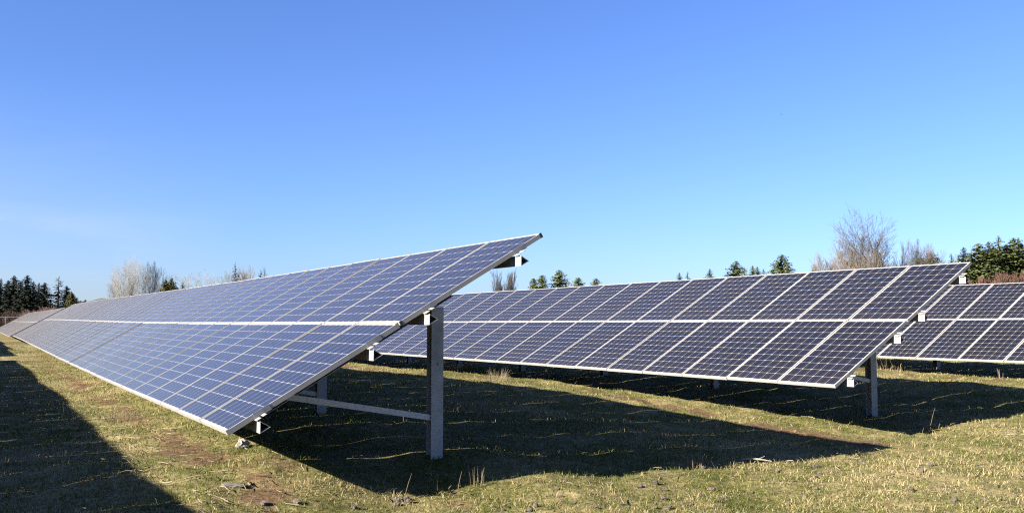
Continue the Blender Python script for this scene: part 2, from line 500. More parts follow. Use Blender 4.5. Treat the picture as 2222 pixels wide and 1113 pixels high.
def solar_array(o_rel, u0, ncol, label, lift, first_post, detail=True, single=50, caps=False, post_step=3.49):
    """a table of two panel rows on zinc purlins, sloped beams and driven posts"""
    bx, by = o_rel[0] + u0 * D[0], o_rel[1] + u0 * D[1]
    base = o_rel[2] + CAMZ
    root = empty('solar_array', (bx, by, base - .45), math.atan2(-D[1], -D[0]))
    tag(root, label, 'solar array', 'rows of ground mounted solar panels')
    L = ncol * PITCHX
    zl = lambda u: .45 + lift(u + u0)
    fr = MB()
    rest = MB()
    for i in range(ncol):
        for k in (0, 1):
            s = k * (PL_ + .02)
            u1 = i * PITCHX + PW_
            jit = rnd.gauss(0, .0008); jy = rnd.gauss(0, .0008)
            if detail and i < single:
                po = link('solar_panel', ME_FRAME, root)
                po.location = (-u1 + rnd.uniform(-.005, .005), s * CT, s * ST + zl(u1 - .5) + rnd.uniform(-.003, .003))
                po.rotation_euler = (TILT + jit, jy, 0)
                link('glass', ME_GLASS, po)
                if i < 6: link('junction_box', ME_JBOX, po)
            else:
                M = Matrix.Translation((-u1, s * CT, s * ST + zl(u1 - .5))) @ Euler((TILT + jit, jy, 0)).to_matrix().to_4x4()
                for src, off in ((panel_frame_mb(False), 0), (glass_mb(), 1)):
                    q = len(rest.v)
                    rest.v += [tuple(M @ Vector(v)) for v in src.v]
                    for f, m_, uv in zip(src.f, src.m, src.uv):
                        rest.face([q + a for a in f], m_ + off, uv)
    if rest.v:
        ro = rest.build('far_panels' if detail else 'panel_field', [M_FRAME, M_CELL, M_BACK], root)
        ro['kind'] = 'stuff'
    if caps:                                               # dark plugs in the open frame ends of the last column
        for s0, s1 in ((-.003, .022), (1.628, 1.653), (1.667, 1.692), (3.298, 3.323)):
            c = MB(); M = Matrix.Translation((0, 0, zl(0))) @ Matrix.Rotation(TILT, 4, 'X')
            c.box(-.006, .003, s0, s1, -.044, .002, 0, M); c.build('end_plug', M_CAP, root)
    # purlins: hollow three sided sheet tubes
    outer = [(0, -.020), (0, -.116), (.085, -.068)]
    inner = [(.004, -.027), (.004, -.109), (.077, -.068)]
    us = list(np.arange(-.10, L + .09, 1.01)) + [L + .08]
    for s in PUR_S:
        b = MB()
        y0, z0 = s * CT + .042 * ST, s * ST - .042 * CT
        b.ring_prism(outer, inner, us, lambda u, q: (-u, y0 + q[0], z0 + q[1] + zl(max(u, 0))))
        b.build('purlin', M_PURLIN, root)
        if detail:
            c = MB(); M = Matrix.Translation((0, 0, zl(0))) @ Matrix.Rotation(TILT, 4, 'X')
            c.box(.0045, .0095, s - .015, s + .13, -.047, .003, 0, M)
            c.box(.010, .085, s - .030, s + .012, -.0475, -.0435, 1, M)
            c.box(.016, .097, s + .030, s + .062, -.0425, -.0385, 1, M)
            c.build('clamp', [M_CLAMP, M_PURLIN], root)
    # posts, sloped beams, braces
    u = first_post
    while u < L:
        x = -u; yP = 2.2
        wx, wy = bx - D[0] * x, by - D[1] * x
        wx, wy = wx + N[0] * yP, wy + N[1] * yP
        g = gz(wx, wy) - (base - .45)
        top = yP * TT + zl(u) - .30
        po = post_mb(top - g + .35).build('post', M_STEEL, root)
        po.location = (x, yP, g - .35)
        b = MB(); M = Matrix.Translation((x, 0, zl(u))) @ Matrix.Rotation(TILT, 4, 'X')
        b.box(-.035, -.029, .40, 2.62, -.255, -.165, 0, M)
        b.box(-.029, .02, .40, 2.62, -.171, -.165, 0, M); b.box(-.029, .02, .40, 2.62, -.255, -.249, 0, M)
        b.build('sloped_beam', M_STEEL, root)
        b = MB(); z1 = zl(u) - .077; z2 = zl(u) + .20
        dy, dz = yP - .06 - .58, z2 - z1
        Mb = Matrix.Translation((x + .03, yP - .055, z1)) @ Matrix.Rotation(-math.atan2(dz, dy), 4, 'X')
        ln = math.hypot(dy, dz)
        b.box(.0, .005, -ln, .02, -.027, .027, 0, Mb); b.box(-.03, 0, -ln, 0.0, .022, .027, 0, Mb); b.box(-.03, 0, -ln, 0.0, -.027, -.022, 0, Mb)
        b.build('brace', M_BRACE, root)
        u += post_step
    return root

lift0 = lambda u: .215 * float(sstep(4, 50, u))
flat = lambda u: 0.0
solar_array(O[0], 0.0, 48, 'long solar array in the middle, whose raised near end stands on the tallest grey post', lift0, .90, caps=True)
solar_array(O[0], 53.9, 46, 'far solar array at the left edge beyond the gap in the nearest row', (lambda u: .12 + .12 * float(sstep(54, 100, u))), 1.4)
solar_array(O[1], 0.0, 53, 'dark blue solar array in the second row, whose near end is at the right', flat, 1.25)
solar_array(O[2], -5 * PITCHX, 53, 'rearmost solar array at the right edge, standing behind the second row', flat, 1.17)
ORIG = O[0] - N * 8.05
solar_array(ORIG, -1.0, 32, 'solar array left of the frame, casting the long shadow at bottom left', flat, .9, detail=False)
solar_array(ORIG, 33.2, 36, 'solar array left of the frame, casting the smaller far shadow', lift0, .9, detail=False)
solar_array(ORIG, 76.0, 40, 'solar array left of the frame, casting the farthest shadow sliver', lift0, .9, detail=False)

# ------------------------------------------------------------------ pasture grass (mass) and straw litter
def make_grass(n=820000):
    a = 0.8
    t = rng.random(n)
    r0, r1 = 4.5, 60.0
    r = (r0**(1 - a) + t * (r1**(1 - a) - r0**(1 - a)))**(1 / (1 - a))
    th = rng.uniform(-R(38), R(38), n)
    x, y = r * np.sin(th), r * np.cos(th)
    so = soil_amount(x, y)
    cl = vnoise(x / .22, y / .22, 31) + .7 * vnoise(x / .7, y / .7, 32)
    keep = (rng.random(n) > so * .85) & (rng.random(n) < .68 + cl * .5)
    x, y, r, cl = x[keep], y[keep], r[keep], cl[keep]; n = len(x)
    off = (x - O[0][0]) * N[0] + (y - O[0][1]) * N[1]
    u = (x - O[0][0]) * D[0] + (y - O[0][1]) * D[1]
    z = ground_rel(x, y) + CAMZ
    dry = vnoise(x / 1.6, y / 1.6, 33) + .8 * vnoise(x / .4, y / .4, 34) + .36 * sstep(3.0, -1.5, u) * sstep(1.0, 4.0, off) - .22
    straw = rng.random(n) < np.clip(.30 + dry * .9, .08, .88)
    h = (.010 + .042 * rng.random(n)**2.2) * (1 + .7 * np.clip(cl, -.5, .8)) * np.where(straw, 1.15, .9)
    w = (.0009 + .00021 * r) * rng.uniform(.7, 1.3, n)
    ph = rng.uniform(0, 2 * np.pi, n); lean = rng.uniform(.25, 1.7, n) * h
    lp = rng.uniform(0, 2 * np.pi, n)
    cx, cy = np.cos(ph) * w, np.sin(ph) * w
    lx, ly = np.cos(lp) * lean, np.sin(lp) * lean
    V = np.empty((n, 5, 3), np.float32)
    V[:,0] = np.c_[x - cx, y - cy, z - .006]; V[:,1] = np.c_[x + cx, y + cy, z - .006]
    V[:,2] = np.c_[x + cx*.8 + lx*.35, y + cy*.8 + ly*.35, z + h*.6]
    V[:,3] = np.c_[x - cx*.8 + lx*.35, y - cy*.8 + ly*.35, z + h*.6]
    V[:,4] = np.c_[x + lx, y + ly, z + h]
    g0, g1 = np.array([.040, .052, .011]), np.array([.108, .120, .033])
    s0, s1 = np.array([0.1635, 0.1289, 0.0598]), np.array([0.3144, 0.2578, 0.1415])
    q = rng.random((n, 1))
    col = np.where(straw[:, None], s0 + (s1 - s0) * q, g0 + (g1 - g0) * q)
    col = np.repeat(col[:, None, :], 5, 1).reshape(-1, 3)
    k = np.arange(n)[:, None] * 5
    me = np_mesh('pasture_grass', V.reshape(-1, 3), k + np.array([[0, 1, 2, 3]]), k + np.array([[3, 2, 4]]), [M_BLADE], False, col)
    o = link('pasture_grass', me)
    tag(o, 'short tufted winter pasture grass, green mixed with dry straw blades', 'grass', kind='stuff')
make_grass()

def strand_mesh(name, segs, cols):
    """three sided thin stalks; segs = list of point lists with radii"""
    V, Q, C = [], [], []
    for (pts, rad), c in zip(segs, cols):
        b = len(V); m = len(pts)
        for k, p in enumerate(pts):
            d = np.array(pts[min(k+1, m-1)]) - np.array(pts[max(k-1, 0)]); d = d / (np.linalg.norm(d) + 1e-9)
            a = np.cross(d, (.3, .9, .33)); a /= np.linalg.norm(a); e = np.cross(d, a)
            for i in range(3):
                t = 2.094 * i
                V.append(np.array(p) + (a * math.cos(t) + e * math.sin(t)) * rad[k]); C.append(c)
        for k in range(m - 1):
            for i in range(3):
                j = (i + 1) % 3
                Q.append((b + k*3 + i, b + k*3 + j, b + k*3 + 3 + j, b + k*3 + 3 + i))
    return np_mesh(name, np.array(V), np.array(Q), None, [M_BLADE], False, np.array(C))
def straw_col():
    t = rng.random()
    return np.array([.13, .10, .055]) * (1 - t) + np.array([.30, .25, .165]) * t

segs, cols = [], []
for k in range(1900):                                      # straw lying on the worn strips and across the foreground
    if k < 1150:
        u, off = rng.uniform(-1.5, 14), rng.normal(-.5, .8)
    else:
        u, off = rng.uniform(-4, 3), rng.uniform(-2, 12)
    x, y = O[0][0] + u*D[0] + off*N[0], O[0][1] + u*D[1] + off*N[1]
    ln = rng.uniform(.03, .15) * (1.4 if rng.random() < .12 else 1); t = rng.uniform(0, 6.28)
    bend = rng.normal(0, .25)
    pts = []
    for q in (-.5, 0, .5):
        px, py = x + math.cos(t + bend*q) * ln * q, y + math.sin(t + bend*q) * ln * q
        pts.append((px, py, gz(px, py) + .018 + rng.uniform(0, .015)))
    w = rng.uniform(.0022, .0050); segs.append((pts, (w, w, w*.8))); cols.append(straw_col())
o = link('straw_litter', strand_mesh('straw_litter', segs, cols))
tag(o, 'pale dry straw pieces strewn over the grass and bare soil', 'straw', kind='stuff')

def stalk_pts(x, y, z, h, lean, t, w):
    pts = [(x + math.cos(t)*lean*h*(q**1.5), y + math.sin(t)*lean*h*(q**1.5), z - .01 + h*q) for q in (0, .35, .7, 1)]
    return pts, (w, w*.9, w*.75, w*.4)
segs, cols = [], []
for k in range(620):                                       # single standing dry stems scattered in the pasture
    r = rng.uniform(6, 32); th = rng.uniform(-R(33), R(33)); x, y = r*math.sin(th), r*math.cos(th)
    segs.append(stalk_pts(x, y, gz(x, y), rng.uniform(.05, .15), abs(rng.normal(0, .3)), rng.uniform(0, 6.28), .0012 + .00014*r))
    cols.append(straw_col() * rng.uniform(.5, 1))
o = link('dry_stems', strand_mesh('dry_stems', segs, cols))
tag(o, 'thin dry stems standing singly all over the pasture', 'dry stems', kind='stuff')

def clump(px, py, label, n, h, spread, thick=.002, lean=.35, group=None):
    x, y, z = on_ground(px, py)
    sg, cl = [], []
    for k in range(n):
        a, rr = rng.uniform(0, 6.28), spread * math.sqrt(rng.random())
        qx, qy = math.cos(a)*rr, math.sin(a)*rr
        sg.append(stalk_pts(qx, qy, gz(x+qx, y+qy) - z, h * rng.uniform(.35, 1.0), abs(rng.normal(0, lean)), a + rng.normal(0, .7), thick*rng.uniform(.7, 1.2)))
        cl.append(straw_col())
    o = link('dry_grass_clump', strand_mesh('dry_grass_clump', sg, cl)); o.location = (x, y, z)
    tag(o, label, 'dry grass', group)
G_CL = 'clumps of tall dry grass'
clump(1080, 826, 'pale feathery clump of dry grass on the sunny strip before the second row', 110, .29, .22, .0022, .5, G_CL)
clump(1036, 1055, 'small bunch of upright dead weed stems at the front edge of the big shadow', 18, .21, .08, .0018, .2, G_CL)
clump(258, 912, 'wispy pale dry grass tuft in the sunny grass left of the nearest low panel edge', 110, .22, .30, .0016, .6, G_CL)
clump(1925, 806, 'tall blond dry grass right of the end post of the second row', 70, .50, .45, .0034, .4, G_CL)
clump(1510, 1015, 'few short dead stems on the front shadow edge right of centre', 26, .20, .10, .0026, .3, G_CL)
clump(1180, 812, 'thin dry tuft right of the pale feathery clump, before the second row', 24, .26, .30, .0026, .6, G_CL)
clump(2175, 822, 'two thin tall dead stems on the strip before the rear row at far right', 6, .55, .10, .0034, .25, G_CL)
clump(1000, 806, 'sparse dry weeds just right of the tall nearest post, far side of its shadow', 46, .30, .22, .0026, .7, G_CL)
def stalk(px, py, h, lean, t, label, w=.0024):
    x, y, z = on_ground(px, py)
    pts, rad = stalk_pts(0, 0, 0, h, lean, t, w)
    o = link('dry_stalk', strand_mesh('dry_stalk', [(pts, rad)], [np.array([.19, .145, .09])])); o.location = (x, y, z)
    tag(o, label, 'dry stalk', 'single dry stalks')
stalk(876, 1096, .26, .25, .2, 'leaning dry stalk at the nearest corner of the big shadow, bottom centre')
stalk(949, 1070, .20, .05, 2.0, 'upright dry stalk left of the dead weed bunch on the shadow edge')
stalk(994, 1066, .17, .2, .3, 'short dry stalk directly left of the dead weed bunch')
stalk(2018, 938, .34, .25, .1, 'tall single thin stem in the shadow right of the second row end post', .0030)
stalk(136, 912, .20, .05, 1.0, 'upright dry stalk at the sunlit edge of the bottom left shadow')
stalk(158, 940, .22, .04, 2.2, 'second upright stalk at the edge of the bottom left shadow, nearer and to the right')
stalk(238, 1060, .14, .1, .5, 'lone short stalk inside the bottom left shadow, low in the picture')
stalk(1615, 1002, .20, .3, .2, 'slanting dry stalk on the shadow edge right of centre beside the fallen stick')

# ------------------------------------------------------------------ stones, clods, stick
def lump_mesh(name, seed, sx, sy, sz, mat, sub=2, rough=.35):
    import bmesh
    bm = bmesh.new(); bmesh.ops.create_icosphere(bm, subdivisions=sub, radius=1.0)
    r_ = random.Random(seed); o1 = Vector((r_.random()*9, r_.random()*9, r_.random()*9))
    from mathutils import noise as mn
    for v in bm.verts:
        k = 1 + rough * mn.noise(v.co * 1.3 + o1) + rough * .6 * mn.noise(v.co * 3.1 + o1)
        v.co = Vector((v.co.x * sx * k, v.co.y * sy * k, v.co.z * sz * k))
    me = bpy.data.meshes.new(name); bm.to_mesh(me); bm.free(); me.materials.append(mat)
    return me
M_ROCK = speckled('pale_rock', (0.0818, 0.0723, 0.0598), (0.2515, 0.2326, 0.2012), 16, .85, bump=.4)
M_SLATE = speckled('flat_stone', (.055, .047, .033), (.10, .088, .065), 10, .85, bump=.2)
M_CLOD = speckled('dirt_clod', (0.0251, 0.0176, 0.0139), (0.0818, 0.0629, 0.0503), 30, .95, bump=.5)
M_STICK = speckled('pale_wood', (0.1509, 0.1132, 0.0754), (0.2390, 0.1949, 0.1446), 30, .8)
x, y, z = on_ground(527, 972)
o = link('rock', lump_mesh('rock', 3, .07, .058, .062, M_ROCK, 3, .5)); o.location = (x, y, z + .03); o.rotation_euler = (0, .3, .6)
tag(o, 'pale angular rock on bare soil below the near low panel corner', 'rock')
x, y, z = on_ground(507, 1056)
o = link('flat_stone', lump_mesh('flat_stone', 8, .11, .065, .014, M_SLATE, 3, .25)); o.location = (x, y, z + .010); o.rotation_euler = (.05, .06, .3)
tag(o, 'flat grey stone lying in the sunny grass near the bottom, below the rock', 'stone')
b = MB()
b.polytube([(-.16, 0, .02), (-.05, .01, .035), (.06, -.005, .03), (.17, .012, .012)], [.010, .011, .009, .005], 6)
b.tube((.02, 0, .03), (.10, .05, .06), .006, .003, 5)
o = b.build('stick', M_STICK); x, y, z = on_ground(1640, 1006); o.location = (x, y, z + .01); o.rotation_euler = (0, 0, -.2)
tag(o, 'pale broken stick lying on the front shadow edge right of centre', 'stick')
CLODS = [lump_mesh('dirt_clod', 40 + k, 1, .85, .6, M_CLOD, 2, .5) for k in range(5)]
pos = []
for k in range(72):
    px = rnd.uniform(1180, 2222) if k < 58 else rnd.uniform(560, 1180)
    py = rnd.uniform(1000, 1112) if k < 58 else rnd.uniform(1085, 1112)
    if px < 1500 and py < 1045: py = rnd.uniform(1050, 1112)
    pos.append((px, py))
for k, (px, py) in enumerate(pos):
    x, y, z = on_ground(px, py)
    o = link('dirt_clod', CLODS[k % 5]); s = rnd.uniform(.014, .036); o.scale = (s, s, s)
    o.location = (x, y, z + s * .25 + .004); o.rotation_euler = (rnd.uniform(-.3, .3), rnd.uniform(-.3, .3), rnd.uniform(0, 6.28))
    tag(o, 'small dark dirt clod lying in the sunny foreground grass', 'dirt clod', 'dirt clods in the foreground grass')

# ------------------------------------------------------------------ trees
def leaf_mat(name, c0, c1):
    m, nt, p = new_mat(name)
    g = node(nt, 'ShaderNodeTexCoord').outputs['Object']
    f = noise(nt, .9, 5, .7, g)
    nt.links.new(ramp(nt, f, [(.32, c0), (.68, c1)]), p.inputs['Base Color'])
    p.inputs['Roughness'].default_value = .75; p.inputs['Specular IOR Level'].default_value = .2
    return m
M_FIR = leaf_mat('fir_needles', (.030, .043, .014), (.092, .106, .034))
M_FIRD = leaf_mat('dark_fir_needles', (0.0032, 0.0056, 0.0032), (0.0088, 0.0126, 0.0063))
M_GOLD = leaf_mat('golden_cypress', (0.0220, 0.0239, 0.0037), (0.0535, 0.0471, 0.0076))
M_BARK = speckled('conifer_bark', (0.0315, 0.0232, 0.0170), (0.0691, 0.0535, 0.0408), 4, .9)
M_TWIGP = speckled('pale_twigs', (.070, .066, .059), (.125, .117, .105), 2, .8)
M_TWIGB = speckled('brown_twigs', (.036, .027, .020), (.076, .060, .045), 2, .8)
M_TWIGR = speckled('red_brown_twigs', (.034, .014, .008), (.064, .029, .017), 1.5, .85)

def conifer_meshes(seed, H, Rb, dens=1.0, droop=.35, gap=0.0, shape=1.0, top=.02):
    """trunk mesh, crown mesh: whorls of drooping branches carrying needle sprays"""
    r_ = random.Random(seed)
    t = MB(); t.polytube([(0, 0, 0), (.02*H*r_.uniform(-.3, .3), 0, .4*H), (0, 0, H)], [H*.016, H*.011, H*.002], 7)
    V, Q = [], []
    nb = int(300 * dens)
    for k in range(nb):
        f = (k + r_.random()) / nb
        hz = H * (.05 + .95 * f**.9)
        L = Rb * ((1 - f)**shape * .96 + top) * r_.uniform(.62, 1.18)
        if gap and r_.random() < gap: continue
        a = r_.uniform(0, 6.283); ca, sa = math.cos(a), math.sin(a)
        up = r_.uniform(.05, .35) * (1 if f > .6 else .4)
        ns = max(4, int(5 + 13 * L / Rb))
        for q in range(ns):
            g = (q + r_.uniform(.2, 1)) / ns
            rr = L * g; zz = hz + L * (up * g - droop * g * g)
            w = L * .15 * (1.15 - .75 * g) + .08 * Rb * .3
            lw = w * r_.uniform(.7, 1.3); ll = L / ns * r_.uniform(1.3, 2.4)
            c = Vector((ca * rr + r_.gauss(0, w*.4), sa * rr + r_.gauss(0, w*.4), zz + r_.gauss(0, w*.18)))
            b2 = a + r_.gauss(0, .7)
            e1 = Vector((math.cos(b2), math.sin(b2), r_.gauss(-.25, .3))) * ll * .6
            e2 = Vector((-math.sin(b2), math.cos(b2), r_.gauss(0, .5))) * lw * .6
            i0 = len(V)
            V += [c - e1 - e2*.5, c - e2 + e1*.2, c + e1, c + e2 + e1*.1]
            Q.append((i0, i0+1, i0+2, i0+3))
    return t, np.array([tuple(v) for v in V]), np.array(Q)

class Proto:
    pass
def conifer_proto(seed, H, Rb, mat, **kw):
    t, V, Q = conifer_meshes(seed, H, Rb, **kw)
    p = Proto(); p.H = H
    p.trunk = t.mesh('trunk', [M_BARK]); p.crown = np_mesh('crown', V, Q, None, [mat])
    return p
def bare_proto(seed, H, mat, upright=.5, stems=1, spread=.55, twig=.02, levels=4, kids=(7, 6, 5, 4), first=.18, thick=.012, fan=.2, taper=.55, len0=.58, trunk=1.0):
    r_ = random.Random(seed)
    t, c = MB(), MB()
    def grow(p, d, L, rad, lev):
        n = 5 if lev == 0 else (4 if lev == 1 else 3)
        pts, rads = [p], [rad]
        q = p.copy(); dd = d.copy()
        for k in range(n):
            dd = (dd + Vector((r_.gauss(0, .10), r_.gauss(0, .10), r_.gauss(.02, .05) + upright * .10))).normalized()
            q = q + dd * (L / n); pts.append(q.copy()); rads.append(max(rad * (1 - .78 * (k + 1) / n), twig * .5))
        (t if lev <= 1 else c).polytube(pts, rads, 6 if lev == 0 else (4 if lev == 1 else 3))
        if lev >= levels: return
        for k in range(kids[lev]):
            f = first + (1 - first) * (k + r_.random()) / kids[lev] if lev == 0 else .25 + .75 * (k + r_.random()) / kids[lev]
            i = min(int(f * n), n - 1); g = f * n - i
            pos = pts[i].lerp(pts[i + 1], g); ax = (pts[i + 1] - pts[i]).normalized()
            a = r_.uniform(0, 6.283); o1 = ax.orthogonal().normalized(); o2 = ax.cross(o1)
            side = o1 * math.cos(a) + o2 * math.sin(a)
            ang = spread * r_.uniform(.7, 1.35) * (1.1 - .35 * f)
            nd = (ax * math.cos(ang) + side * math.sin(ang) + Vector((0, 0, upright * .25))).normalized()
            nl = L * (.58 if lev else len0) * r_.uniform(.65, 1.15) * (1.12 - (taper if lev == 0 else .45) * f)
            nr = max(rads[i] * r_.uniform(.42, .6), twig * (.8 if lev >= 2 else 1.2))
            grow(pos, nd, nl, nr, lev + 1)
    for s in range(stems):
        a = r_.uniform(0, 6.283); b0 = Vector((math.cos(a), math.sin(a), 0)) * (.0 if stems == 1 else .05 * H * r_.random())
        d0 = Vector((r_.gauss(0, .05 if stems == 1 else fan), r_.gauss(0, .05 if stems == 1 else fan), 1)).normalized()
        grow(b0, d0, trunk * H * r_.uniform(.72, .95) * (.9 if stems == 1 else .8), H * thick / math.sqrt(stems), 0)
    p = Proto(); zs = [v[2] for v in c.v]; p.H = max(zs)
    p.trunk = t.mesh('trunk', [mat]); p.crown = c.mesh('crown', [mat])
    return p

FIRS = [conifer_proto(1, 20, 4.8, M_FIR, dens=1.2, droop=.30, shape=.75), conifer_proto(2, 20, 4.4, M_FIR, dens=1.0, droop=.45, gap=.15, shape=.8),
        conifer_proto(3, 20, 5.6, M_FIR, dens=1.4, droop=.25, shape=.65)]
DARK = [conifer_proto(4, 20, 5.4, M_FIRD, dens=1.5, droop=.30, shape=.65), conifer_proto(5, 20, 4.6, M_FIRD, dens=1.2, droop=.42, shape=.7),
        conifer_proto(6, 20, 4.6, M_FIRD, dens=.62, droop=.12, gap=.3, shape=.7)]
ROUND = conifer_proto(7, 20, 5.0, M_FIR, dens=1.6, droop=.10, shape=.5, top=.04)
GOLD = conifer_proto(8, 20, 7.2, M_GOLD, dens=2.0, droop=-.1, shape=.6)
POPL = [bare_proto(21, 20, M_TWIGP, .5, 5, .50, .013, 4, (12, 7, 4, 3), .2, .016, .17), bare_proto(22, 20, M_TWIGP, .5, 4, .48, .013, 4, (12, 7, 4, 3), .2, .015, .14),
        bare_proto(23, 20, M_TWIGP, .5, 2, .50, .013, 4, (15, 8, 5, 3), .2, .014, .07)]
COLUMN = [bare_proto(24, 20, M_TWIGP, 1.1, 3, .24, .030, 3, (22, 8, 5), .05, .014, .03), bare_proto(25, 20, M_TWIGP, 1.1, 3, .24, .030, 3, (22, 8, 5), .05, .014, .03)]
BIGB = bare_proto(44, 20, M_TWIGB, .18, 1, .76, .016, 4, (22, 10, 6, 4), .26, .026, .1, .25, .72, .68)
POPB = bare_proto(23, 20, M_TWIGB, .5, 2, .50, .014, 4, (15, 8, 5, 3), .2, .014, .07)
ROUNDB = bare_proto(28, 20, M_TWIGP, .12, 1, .62, .022, 4, (12, 7, 5, 3), .25, .020, .1, .15, .86, .60)
BRUSHB = [bare_proto(29, 20, M_TWIGB, .40, 9, .55, .034, 3, (11, 8, 6), .1, .014, .28), bare_proto(30, 20, M_TWIGB, .35, 10, .6, .034, 3, (11, 8, 5), .1, .014, .32)]
SHRUB = [bare_proto(31, 20, M_TWIGR, .5, 14, .5, .11, 2, (9, 8), .1), bare_proto(32, 20, M_TWIGR, .5, 16, .55, .11, 2, (9, 8), .1)]

def tree(kind, proto, px, py, dist, label, cat, group=None, wide=1.0):
    x, y, ztop = at_dist(px, py, dist)
    zb = gz(x, y) - .2
    s = (ztop - zb) / proto.H
    root = empty(kind, (x, y, zb), rnd.uniform(0, 6.28))
    wide *= 1.5 if kind == 'fir_tree' else 1.4 if 'bare' not in kind and 'poplar' not in kind and 'cypress' not in kind and kind != 'shrub' else 1.0
    root.scale = (s * wide, s * wide, s)
    link('trunk', proto.trunk, root); link('crown', proto.crown, root)
    tag(root, label, cat, group)
    return root
GL, GM, GR = 'dark conifers behind the left edge', 'small evergreens on the horizon behind the second row', 'conifers at the right edge'
T = tree
# left conifers
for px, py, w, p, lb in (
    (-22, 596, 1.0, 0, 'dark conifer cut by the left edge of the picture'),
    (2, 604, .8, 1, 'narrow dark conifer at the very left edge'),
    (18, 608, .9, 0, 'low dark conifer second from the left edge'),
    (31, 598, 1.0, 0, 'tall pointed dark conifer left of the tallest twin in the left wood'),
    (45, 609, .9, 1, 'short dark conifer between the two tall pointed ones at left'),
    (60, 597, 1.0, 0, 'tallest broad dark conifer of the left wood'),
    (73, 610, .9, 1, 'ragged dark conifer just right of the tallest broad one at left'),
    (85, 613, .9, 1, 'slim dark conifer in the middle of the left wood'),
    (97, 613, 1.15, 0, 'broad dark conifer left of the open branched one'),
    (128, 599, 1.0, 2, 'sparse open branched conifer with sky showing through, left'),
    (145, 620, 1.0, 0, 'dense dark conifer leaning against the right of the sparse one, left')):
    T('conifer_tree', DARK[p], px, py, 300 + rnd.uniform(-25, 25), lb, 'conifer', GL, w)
T('conifer_tree', GOLD, 156, 634, 230, 'small olive green cone shaped conifer at the right end of the left wood', 'conifer', GL, .55)
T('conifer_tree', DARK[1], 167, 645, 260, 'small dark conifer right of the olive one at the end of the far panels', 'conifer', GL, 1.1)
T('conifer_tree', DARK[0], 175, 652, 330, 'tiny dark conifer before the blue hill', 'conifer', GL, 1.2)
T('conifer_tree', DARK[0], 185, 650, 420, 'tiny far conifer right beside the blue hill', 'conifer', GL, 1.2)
# left bare trees
GB = 'leafless pale trees behind the nearest row'
T('bare_tree', POPL[0], 271, 549, 230, 'tallest pale leafless tree, broad crown, left of centre left', 'leafless tree', GB, .85)
T('bare_tree', POPL[1], 302, 552, 235, 'pale leafless tree joined to the right of the tallest one', 'leafless tree', GB, .95)
T('bare_tree', POPL[2], 331, 565, 240, 'slimmer pale leafless tree at the right of the tall pale pair', 'leafless tree', GB, .75)
T('bare_tree', POPL[2], 248, 606, 250, 'low faint leafless tree at the left foot of the tallest pale one', 'leafless tree', GB, 1.0)
T('bare_tree', POPL[0], 357, 574, 245, 'narrow leafless tree rising behind the golden cypresses', 'leafless tree', GB, .65)
T('bare_tree', ROUNDB, 427, 575, 190, 'round headed leafless tree standing alone right of the golden cypresses', 'leafless tree', GB, .95)
T('bare_tree', POPL[1], 473, 584, 200, 'pale leafless tree left of the dark topped snag', 'leafless tree', GB, .75)
T('bare_tree', POPL[2], 492, 584, 205, 'faint leafless tree touching the left of the dark topped snag', 'leafless tree', GB, .7)
T('bare_tree', BRUSHB[0], 528, 572, 190, 'brown leafless tree right of the dark topped snag', 'leafless tree', GB, .8)
T('bare_tree', BRUSHB[1], 562, 578, 195, 'brown leafless tree farthest right above the nearest row', 'leafless tree', GB, .8)
T('cypress_tree', GOLD, 359, 607, 150, 'golden green cypress, left of the close pair', 'cypress', 'golden cypress pair', .62)
T('cypress_tree', GOLD, 373, 604, 152, 'golden green cypress, right and taller of the close pair', 'cypress', 'golden cypress pair', .55)
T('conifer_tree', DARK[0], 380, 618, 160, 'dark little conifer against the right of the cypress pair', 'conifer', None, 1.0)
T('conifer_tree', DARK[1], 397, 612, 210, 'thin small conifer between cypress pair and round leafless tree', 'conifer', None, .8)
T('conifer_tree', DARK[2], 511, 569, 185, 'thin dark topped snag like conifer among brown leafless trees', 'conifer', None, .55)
T('conifer_tree', DARK[2], 566, 585, 190, 'small dark conifer inside the rightmost brown leafless tree', 'conifer', None, .8)
